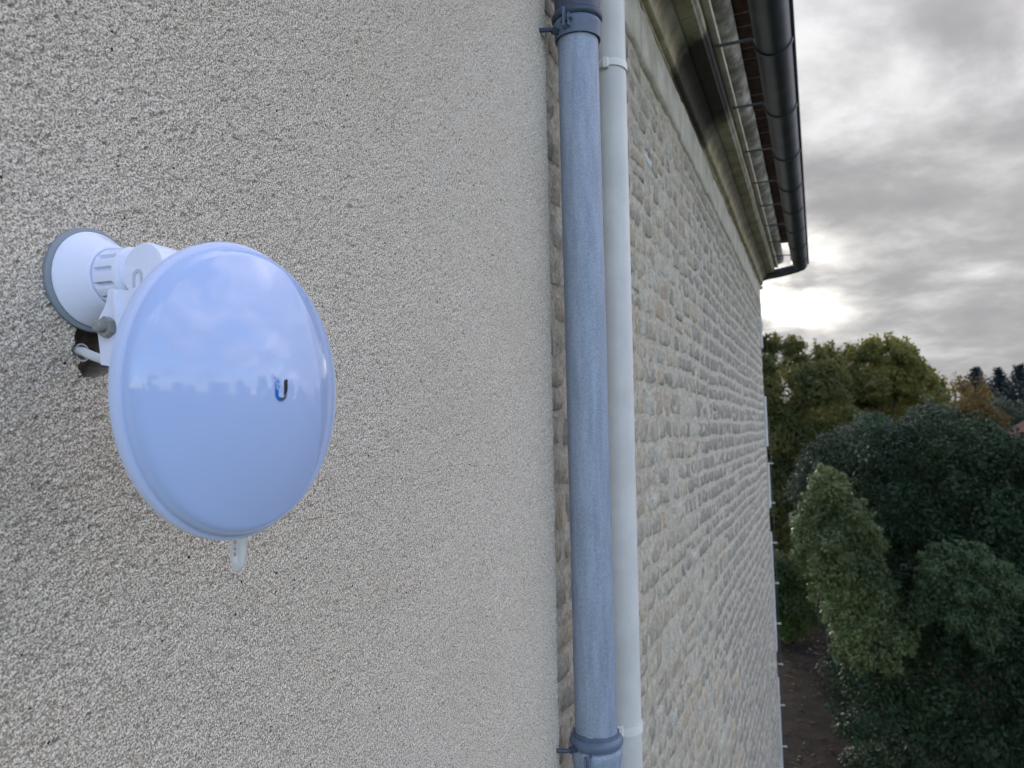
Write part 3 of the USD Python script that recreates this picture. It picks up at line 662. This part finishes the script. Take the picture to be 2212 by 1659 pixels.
    u = np.cross(DAX, [0, 0, 1.0]); u /= np.linalg.norm(u); u = -u if u[1] < 0 else u; v = A([0, 0, 1.0]) - DAX * DAX[2]; v /= np.linalg.norm(v)
    def lay(poly, mat, lift=.00012):
        poly = sg.Polygon(poly) if not hasattr(poly, 'geom_type') else poly
        import shapely
        gm = []
        for g_ in getattr(poly, 'geoms', [poly]):
            m = trimesh.creation.extrude_polygon(shapely.segmentize(g_, .0008), .0001, engine='earcut'); m = m.subdivide().subdivide(); gm.append(m)
        m = cat(*gm); w = m.vertices; rad = np.hypot(w[:, 0], w[:, 1]) / (DR - .0016)
        hh = h(np.clip(rad, 0, 1)) + .0006 + lift + (w[:, 2] > 5e-5) * .00012
        m.vertices = DC + np.outer(w[:, 0], u) + np.outer(w[:, 1], v) + np.outer(hh, DAX); m.fix_normals()
        part(dome, mat, m, M[mat])
    # photo layout (px of the 250 px crop): x 510..895, y 505..1135 -> metres
    sx, sy = .0188 / 385, .0147 * 1.0 / 630 * 1.0
    q = lambda x, y: ((x - 705) * .0125 / 385, (838 - y) * .0152 / 630 - .0004)
    arc = lambda pts: [q(*p) for p in pts]
    lay(arc([(785, 1010), (785, 600), (800, 570), (830, 548), (860, 540), (893, 540), (893, 780), (885, 850), (865, 910), (835, 960)]), 'emblem_black')
    lay(arc([(655, 1025), (700, 1033), (760, 1028), (800, 1012), (845, 975), (880, 935), (888, 920), (880, 975), (850, 1040), (800, 1095), (760, 1120), (715, 1130), (690, 1095), (670, 1060)]), 'emblem_grey')
    lay(arc([(523, 795), (580, 795), (580, 840), (625, 840), (625, 960), (635, 1000), (655, 1040), (685, 1095), (700, 1130), (655, 1130), (610, 1105), (565, 1060), (535, 1000), (523, 920)]), 'emblem_blue')
    import shapely
    bits = [sg.box(*(q(x, y + s) + q(x + s, y))) for x, y, s in ((508, 505, 38), (585, 548, 32), (565, 582, 34), (610, 598, 36), (590, 632, 34), (560, 700, 38), (518, 610, 30), (518, 640, 30), (518, 670, 30), (518, 700, 30), (518, 730, 30), (518, 760, 30), (618, 720, 30), (618, 750, 30), (618, 780, 30), (545, 755, 24))]
    lay(shapely.union_all([b.buffer(0.00003) for b in bits]), 'emblem_pale')
antenna()

# ------------------------------------------------------------------ conduit and cables
def cables():
    c = pix_on_wall(*z7(412, 1275), -.014); ax = A([1., .1, .05])
    t = part('/World', 'conduit', lathe(c, ax, [(.0062, -.03), (.0062, .0), (.0078, .0), (.0078, -.03)], 32), M['conduit'], 40)
    tag(stage.GetPrimAtPath(t), 'grey plastic conduit end inside the hole in the roughcast', 'conduit')
    a = pix_on_wall(*z7(345, 1262), -.008); b = pix_on_y(*z7(470, 1290), .435); e = pix_on_y(*z7(590, 1335), .437)
    pts = spline([a + A([-.03, .012, .006]), a, (a + b) / 2 + A([.002, 0, .0006]), b, e, e + A([.05, .01, -.012])], 40)
    t = part('/World', 'network_cable', tube(pts, .0036, 16), M['cable'], True)
    tag(stage.GetPrimAtPath(t), 'grey cable leaving the wall hole behind the dish bracket', 'cable')
    # drip loop below the dish
    v = CF + CR * (514 - 1106) / FPX - CU * (1190 - 829.5) / FPX; vh = v * A([1, 1, 0]); vh /= np.linalg.norm(vh); rt = np.cross(vh, [0, 0, 1.0])
    def at(px, py, dist):
        w = CF + CR * (px - 1106) / FPX - CU * (py - 829.5) / FPX; return EYE + w * dist
    D = .535
    near = [at(525, 1100, D + .004), at(525, 1170, D), at(523, 1200, D), at(518, 1222, D + .0015)]
    far = [at(512, 1227, D + .005), at(507, 1212, D + .010), at(507.5, 1185, D + .012), at(508.5, 1160, D + .012), at(509, 1120, D + .012)]
    t = thing('loop_cable', near[0], 'pale printed cable hanging in a tight loop below the dish', 'cable')
    part(t, 'sheath', tube(spline(near + far, 60), .0027, 18), M['cable'], True)
    tm = meshkit.text_mesh("e9. IE ' 06", .0017, .0001); w = tm.vertices.copy()
    top = at(507.5, 1166, D + .012); dn = at(507.2, 1218, D + .011) - top; L = np.linalg.norm(dn); dn /= L
    face = -vh; across = np.cross(dn, face); s = L / (w[:, 0].max() - w[:, 0].min()); s = min(s, 1.0)
    tm.vertices = top + np.outer((w[:, 0].max() - w[:, 0]) * -1 + 0, -dn) * s * 1.0 + np.outer(w[:, 1] - .0008, across) * 1.0 + np.outer(w[:, 2] + .0026, face)
    tm.fix_normals()
    part(t, 'print', tm, M['print'])
cables()
def corner_cable():
    t = thing('corner_cable', (.02, YE + .03, 0), 'thin dark cable with pale clips running down the far corner', 'cable')
    zz = np.linspace(.4, 4.7, 60); x = XS + batter(YE, zz) + .036 + .003 * np.sin(zz * 9)
    part(t, 'wire', tube(np.c_[x, np.full(60, YE + .032), zz], .0035, 8), M['wire'], True)
    for z in np.arange(.75, 4.4, .43):
        c = A([XS + batter(YE, z) + .034, YE + .03, z])
        part(t, 'clip', hull(np.vstack([c + A([-.02, 0, 0]) + .007 * trimesh.creation.icosphere(1).vertices, c + A([.016, 0, 0]) + .011 * trimesh.creation.icosphere(1).vertices])), M['clip'], True)
    part(t, 'end_cap', trimesh.creation.icosphere(2, .022).apply_translation((.012, YE + .02, 6.13)), M['pvc'], True)
corner_cable()

# ------------------------------------------------------------------ vegetation
def leaf_quads(P, N, size, r, droop=0.3, aspect=.55):
    n = len(P); N = N + r.normal(0, .55, (n, 3)); N /= np.linalg.norm(N, axis=1, keepdims=True)
    d = r.normal(0, 1, (n, 3)); d[:, 2] -= droop; d -= N * (d * N).sum(1, keepdims=True); d /= np.linalg.norm(d, axis=1, keepdims=True)
    s = np.cross(N, d); L = (size * r.uniform(.6, 1.3, n))[:, None]
    V = np.stack([P, P + d * L * .5 + s * L * aspect * .5 - N * L * .06, P + d * L, P + d * L * .5 - s * L * aspect * .5 - N * L * .06], 1).reshape(-1, 3)
    k = np.arange(n) * 4
    return V, np.vstack([np.stack([k, k + 1, k + 2], 1), np.stack([k, k + 2, k + 3], 1)])
def blob_points(blobs, n, r, shell=(.55, 1.06)):
    C = A([b[0] for b in blobs], float); Rr = A([np.broadcast_to(b[1], 3) for b in blobs], float)
    w = (Rr ** 2).sum(1); i = r.choice(len(blobs), n, p=w / w.sum())
    d = r.normal(0, 1, (n, 3)); d /= np.linalg.norm(d, axis=1, keepdims=True)
    q = shell[0] + (shell[1] - shell[0]) * np.sqrt(r.random(n)); q = np.where(r.random(n) < .09, r.uniform(1.0, 1.38, n), q); return C[i] + d * Rr[i] * q[:, None], d
def spot(az, el, dist):
    a, e = math.radians(az), math.radians(el)
    return A([EYE[0] + dist * math.sin(a), EYE[1] + dist * math.cos(a), EYE[2] + dist * math.tan(e)])
def branches(base, tips, r0, r):
    ms = []
    for tp in tips:
        tp = A(tp); mid = base * .45 + tp * .55 + r.normal(0, .06 * np.linalg.norm(tp - base), 3)
        ms.append(tube(spline([base, mid, tp], 7), np.linspace(r0, r0 * .2, 7), 6))
    return cat(*ms)
def plant(name, label, category, blobs, nleaf, size, mat, seed, group=None, sub=None, trunk=True, droop=.3, shell=(.5, 1.06), jag=.0):
    r = np.random.default_rng(seed); C = A([b[0] for b in blobs]); foot = A([C[:, 0].mean(), C[:, 1].mean(), 0.0])
    t = thing(name, foot, label, category, group)
    if sub:                                           # break every blob up into smaller clumps on its surface
        small = []
        for c, R in blobs:
            Rv = np.broadcast_to(R, 3)
            for _ in range(sub):
                d = r.normal(0, 1, 3); d /= np.linalg.norm(d); small.append((A(c) + d * Rv * r.uniform(.45, .95), Rv.mean() * r.uniform(.11, .27)))
        use = small + [(c, np.broadcast_to(R, 3) * .60) for c, R in blobs]
    else: use = blobs
    P, N = blob_points(use, nleaf, r, shell)
    keep = P[:, 2] > .03; P, N = P[keep], N[keep]; N[:, 2] += .35
    part(t, 'crown', leaf_quads(P, N, size, r, droop), M[mat])
    if trunk:
        top = C[:, 2].mean()
        stem = tube([foot + [0, 0, -.1], foot + [.03, 0, top * .4], foot + [0, .02, top * .75]], [.13 * top / 4, .10 * top / 4, .06 * top / 4], 9)
        part(t, 'trunk', cat(stem, branches(foot + A([0, 0, top * .45]), [A(b[0]) for b in blobs[:14]], .05 * top / 4, r)), M['wood'], True)
    return t
def vegetation():
    r = np.random.default_rng(5)
    # big dark evergreen bush: a wall of foliage right of the path
    bl = []
    for az in np.arange(1.35, 17, 1.2):
        for el in np.arange(-21.5, -1.0, 2.4):
            D = 12.4 + r.uniform(-.35, .35) + .04 * (el + 10); 
            if az < 3.2 and el > -3.5: continue
            if el < -13: D -= .55
            bl.append((spot(az + r.uniform(-.5, .5), el + r.uniform(-.6, .6), D), r.uniform(.32, .52)))
    for az in np.arange(2.2, 17, .8):
        topel = np.interp(az, [2.2, 4, 7, 10, 12, 17], [-2.2, -.9, -.4, -.9, -1.9, -2.2]); bl.append((spot(az, topel + r.uniform(-.5, .3), 12.9 + r.uniform(-.3, 1.0)), r.uniform(.28, .45)))
    for az in np.arange(1.5, 17, 1.6):
        for el in (-3, -7, -12, -16): bl.append((spot(az, el, 14.2), .9))
    plant('evergreen_bush', 'tall dark evergreen bush filling the lower right beside the soil path', 'bush', bl, 170000, .068, 'leaf_hedge', 1, sub=7)
    # greyer feathery growth along the top of it
    bl = [(spot(az, np.interp(az, [-1, 1, 4, 8], [-2.9, -1.6, .1, .6]) + r.uniform(-1.3, .3), 15.5 + r.uniform(-.8, .8)), r.uniform(.3, .5)) for az in np.r_[np.arange(-.9, 8, .55), np.arange(-.9, 4, .8)]]
    bl += [(spot(az, -5 + r.uniform(-2, 1), 15.8), .75) for az in np.arange(-.6, 8, .9)]
    plant('feathery_bush', 'grey green feathery bush between the autumn trees and the dark evergreen bush', 'bush', bl, 45000, .06, 'leaf_mid', 2, sub=4)
    # pale shrub column and its lower neighbour
    col = [(-.4, -3.5, .22), (-.9, -4.4, .26), (.3, -4.5, .28), (-1.4, -5.6, .28), (-.2, -5.6, .32), (1.0, -5.8, .30), (-1.8, -6.9, .28), (-.6, -6.8, .34), (.7, -7.0, .34), (1.8, -7.0, .28), (-1.9, -8.2, .26), (-.6, -8.2, .34), (.8, -8.3, .36), (2.2, -8.4, .30),
           (-1.3, -9.6, .26), (.1, -9.7, .34), (1.4, -9.7, .36), (2.7, -9.9, .28), (-.7, -11, .26), (.5, -11, .32), (1.9, -11.1, .36), (3.1, -11.3, .28), (-.3, -12.3, .24), (1.0, -12.4, .32), (2.4, -12.5, .34), (3.7, -12.6, .28), (.2, -13.7, .24), (1.5, -13.9, .30), (2.9, -13.9, .32), (4.1, -13.9, .24), (.5, -15.0, .2), (1.5, -15.3, .26), (3.4, -15.2, .2)]
    plant('pale_shrub', 'pale olive green shrub spilling down beside the soil path, tallest of the light shrubs', 'shrub', [(spot(.75 + (a - .3) * .88 + .3, e, 11.55 + .02 * e + r.uniform(-.2, .2)), R) for a, e, R in col], 60000, .052, 'leaf_pale', 3, sub=16, trunk=False)
    nb = [(6.4, -9.6, .26), (7.4, -9.0, .30), (8.4, -8.9, .32), (9.5, -9.2, .32), (10.3, -10.2, .28), (6.3, -10.8, .26), (7.5, -10.6, .34), (8.8, -10.6, .34), (9.9, -11.6, .28), (7.0, -12.1, .26), (8.2, -12.2, .3), (9.2, -12.9, .26), (5.4, -12.2, .18), (8.8, -14.2, .22), (10.8, -9.9, .2)]
    plant('light_shrub', 'round light green shrub growing out of the dark evergreen bush', 'shrub', [(spot(a, e, 11.45 + r.uniform(-.25, .2)), R) for a, e, R in nb], 24000, .055, 'leaf_light', 4, sub=16, trunk=False)
    # yellow green shrub at the end of the path
    bl = [(spot(a, e, 17.6), R) for a, e, R in ((-3.2, -9.6, .5), (-2.2, -9.9, .55), (-1.3, -10.6, .5), (-3.0, -11.6, .6), (-2.0, -12.2, .6), (-3.4, -13.4, .5), (-1.4, -12.8, .45), (-2.6, -13.6, .5))]
    plant('garden_shrub', 'small yellow green shrub at the far end of the soil path', 'shrub', bl, 11000, .08, 'leaf_yellowgreen', 5, sub=5)
    # autumn trees
    def tree(name, label, az0, az1, top, bot, dist, n, size, mat, seed, sparse=0, rr=(.45, .8)):
        q = np.random.default_rng(seed); bl = []
        for _ in range(80):
            a = q.uniform(az0, az1); s = (a - az0) / (az1 - az0); tp = top(a) ; e = tp - (tp - bot) * q.random() ** 1.2
            R = q.uniform(*rr); bl.append((spot(a, e - math.degrees(R / dist) * .8, dist + q.uniform(-1.2, 1.2)), R))
        for _ in range(sparse):
            a = q.uniform(az0, az1); h0 = top(a) + q.uniform(-.4, .1); dd = dist + q.uniform(-.8, .8); bl += [(spot(a + q.uniform(-.1, .1), h0 + .28 * k, dd), q.uniform(.16, .26) * (1 - .22 * k)) for k in range(4)]
        plant(name, label, 'tree', bl, n, size, mat, seed, group=None, sub=5)
    tree('autumn_tree', 'dark olive tree behind the far house corner', -6.5, 1.2, lambda a: np.interp(a, [-6.5, -2.6, -.8, 1.2], [6.0, 5.7, 5.3, 4.6]), -10, 22, 75000, .11, 'leaf_olive', 21, 26)
    tree('autumn_tree', 'broad yellowing tree with thin leafy top beside the olive tree', .6, 7.6, lambda a: np.interp(a, [.6, 2.5, 4.6, 5.8, 6.6, 7.6], [4.5, 4.7, 5.2, 4.6, 3.2, 2.0]), -6, 25, 75000, .11, 'leaf_gold', 22, 46)
    tree('autumn_tree', 'olive tree behind the gap between the two nearer autumn trees', -4.5, 5.5, lambda a: np.interp(a, [-4.5, -2, 1, 3, 5.5], [4.9, 4.9, 4.6, 4.4, 3.4]), -4, 30, 60000, .14, 'leaf_olive', 27, 16, (.6, 1.0))
    tree('autumn_tree', 'low rust coloured tree left of the dark conifers', 6.6, 10.6, lambda a: np.interp(a, [6.6, 8.2, 9.4, 10.6], [1.9, 2.3, 2.6, .8]), -4, 33, 30000, .12, 'leaf_rust', 23, 12, (.5, .8))
    bl = [(spot(a, e, 38), R) for a, e, R in ((9.6, .1, 1.0), (10.4, .6, 1.1), (11.1, .3, 1.0), (10.2, -.8, 1.4), (11.3, -1, 1.4), (12.2, -.6, 1.2), (9.3, -1.2, 1.2))]
    plant('round_bush', 'round mid green bush in front of the dark conifers', 'bush', bl, 16000, .13, 'leaf_mid', 24, sub=6)
    # conifers
    def conifer(az, eltop, dist, rad, seed, label, n=9000, group=None):
        q = np.random.default_rng(seed); top = spot(az, eltop, dist); foot = top * A([1, 1, 0]); h = top[2]
        t = thing('conifer', foot, label, 'tree', group)
        part(t, 'trunk', tube([foot, foot + A([0, 0, h * .5]), top], [.2, .12, .02], 8), M['wood'], True)
        P = []; N = []; z = h
        while z > .6:
            s = (h - z) / h; R = rad * (.035 + s ** .85) * q.uniform(.75, 1.15); k = int(5 + 10 * s)
            for a in np.linspace(0, 2 * PI, k, endpoint=False) + q.uniform(0, 6):
                m = int(40 + 190 * s); u = np.sqrt(q.random(m)); RR = R * q.uniform(.75, 1.2)
                P.append(A([foot[0], foot[1], z]) + np.c_[np.cos(a) * u * RR, np.sin(a) * u * RR, .25 * u * RR * (u - .75)] + q.normal(0, .07, (m, 3))); N.append(np.tile([np.cos(a) * .4, np.sin(a) * .4, 1.], (m, 1)))
            z -= .24 + .10 * s
        part(t, 'crown', leaf_quads(np.vstack(P), np.vstack(N), .20, q, .2, .35), M['leaf_conifer'])
    conifer(9.5, 3.3, 46, 2.9, 31, 'dark conifer, leftmost of the group at the right edge', group=None)
    conifer(10.7, 3.2, 47, 2.9, 32, 'dark conifer, middle of the group at the right edge')
    conifer(11.8, 3.4, 46, 3.2, 33, 'dark conifer, right of the middle one at the right edge')
    conifer(12.9, 3.2, 47, 3.0, 34, 'dark conifer cut by the right edge of the picture')
    conifer(6.95, 2.85, 62, .9, 35, 'slender dark conifer rising behind the autumn trees')
    conifer(7.5, 2.3, 66, 1.1, 36, 'short dark conifer just right of the slender one')
vegetation()
def far_wood():
    r = np.random.default_rng(77); bl = []
    for az in np.arange(-12, 24, .9):
        for e in (-3, -1.2, .3): bl.append((spot(az + r.uniform(-.4, .4), e + r.uniform(-.5, .5), 44 + r.uniform(-2, 2)), r.uniform(.8, 1.3)))
    P, N = blob_points(bl, 40000, r); N[:, 2] += .3
    p = part('/World', 'far_wood', leaf_quads(P, N, .24, r), M['leaf_mid']); tag(stage.GetPrimAtPath(p), kind='stuff')
    # trees and a house across the garden, seen mirrored in the dish
    for k, (az, D, top, R, m, what) in enumerate(((34, 26, 4.2, 1.5, 'leaf_mid', 'green tree mirrored above the dish emblem'), (42, 30, 6.0, 1.3, 'leaf_hedge', 'tall dark tree mirrored left of the dish emblem'), (50, 27, 5.2, 1.5, 'leaf_mid', 'broad tree mirrored in the middle of the dish'), (60, 30, 3.4, 1.8, 'leaf_mid', 'low tree mirrored in the middle of the dish'),
            (72, 32, 2.6, 2.0, 'leaf_hedge', 'low dark tree mirrored left of the dish middle'), (86, 30, 2.4, 2.0, 'leaf_mid', 'low tree mirrored near the left of the dish'), (97, 28, 6.0, .8, 'leaf_hedge', 'narrow dark tree mirrored near the left of the dish'), (112, 30, 2.2, 2.2, 'leaf_mid', 'low tree mirrored at the left rim of the dish'), (24, 24, 2.0, 1.5, 'leaf_mid', 'low tree mirrored at the right rim of the dish'))):
        bl = []
        for _ in range(26):
            e = r.uniform(-9, top); w = math.degrees(R / D) * 1.5 * (1.0 if e < top - 3 else .55)
            bl.append((spot(az + r.uniform(-w, w), e, D), R * r.uniform(.35, .6)))
        plant('garden_tree', what, 'tree', bl, 12000, .3, m, 300 + k)
far_wood()
def far_house():
    c = spot(13.6, 0, 30); c[2] = 0
    t = thing('tiled_house', c, 'distant house with dusky red tiled roof at the right edge', 'house')
    def loc(x, y, z): return c + A([x, y, z])
    part(t, 'wall', box(loc(-1.6, -2, 0), loc(5, 4, 3.6)), M['white_wall'])
    ridge = 5.6; ex = .3
    V = A([loc(-1.6 - ex, -2 - ex, 3.55), loc(5 + ex, -2 - ex, 3.55), loc(5 + ex, 4 + ex, 3.55), loc(-1.6 - ex, 4 + ex, 3.55), loc(1.0, 1, ridge), loc(3.4, 1, ridge)])
    part(t, 'roof', trimesh.convex.convex_hull(V), M['tile'])
    for x in (-.6, 1.4, 3.4):
        w = part(t, 'window', box(loc(x, -2.05, 1.2), loc(x + .9, -1.99, 2.5)), M['pvc']); part(w, 'pane', box(loc(x + .08, -2.06, 1.28), loc(x + .82, -2.045, 2.42)), M['pane'])
far_house()
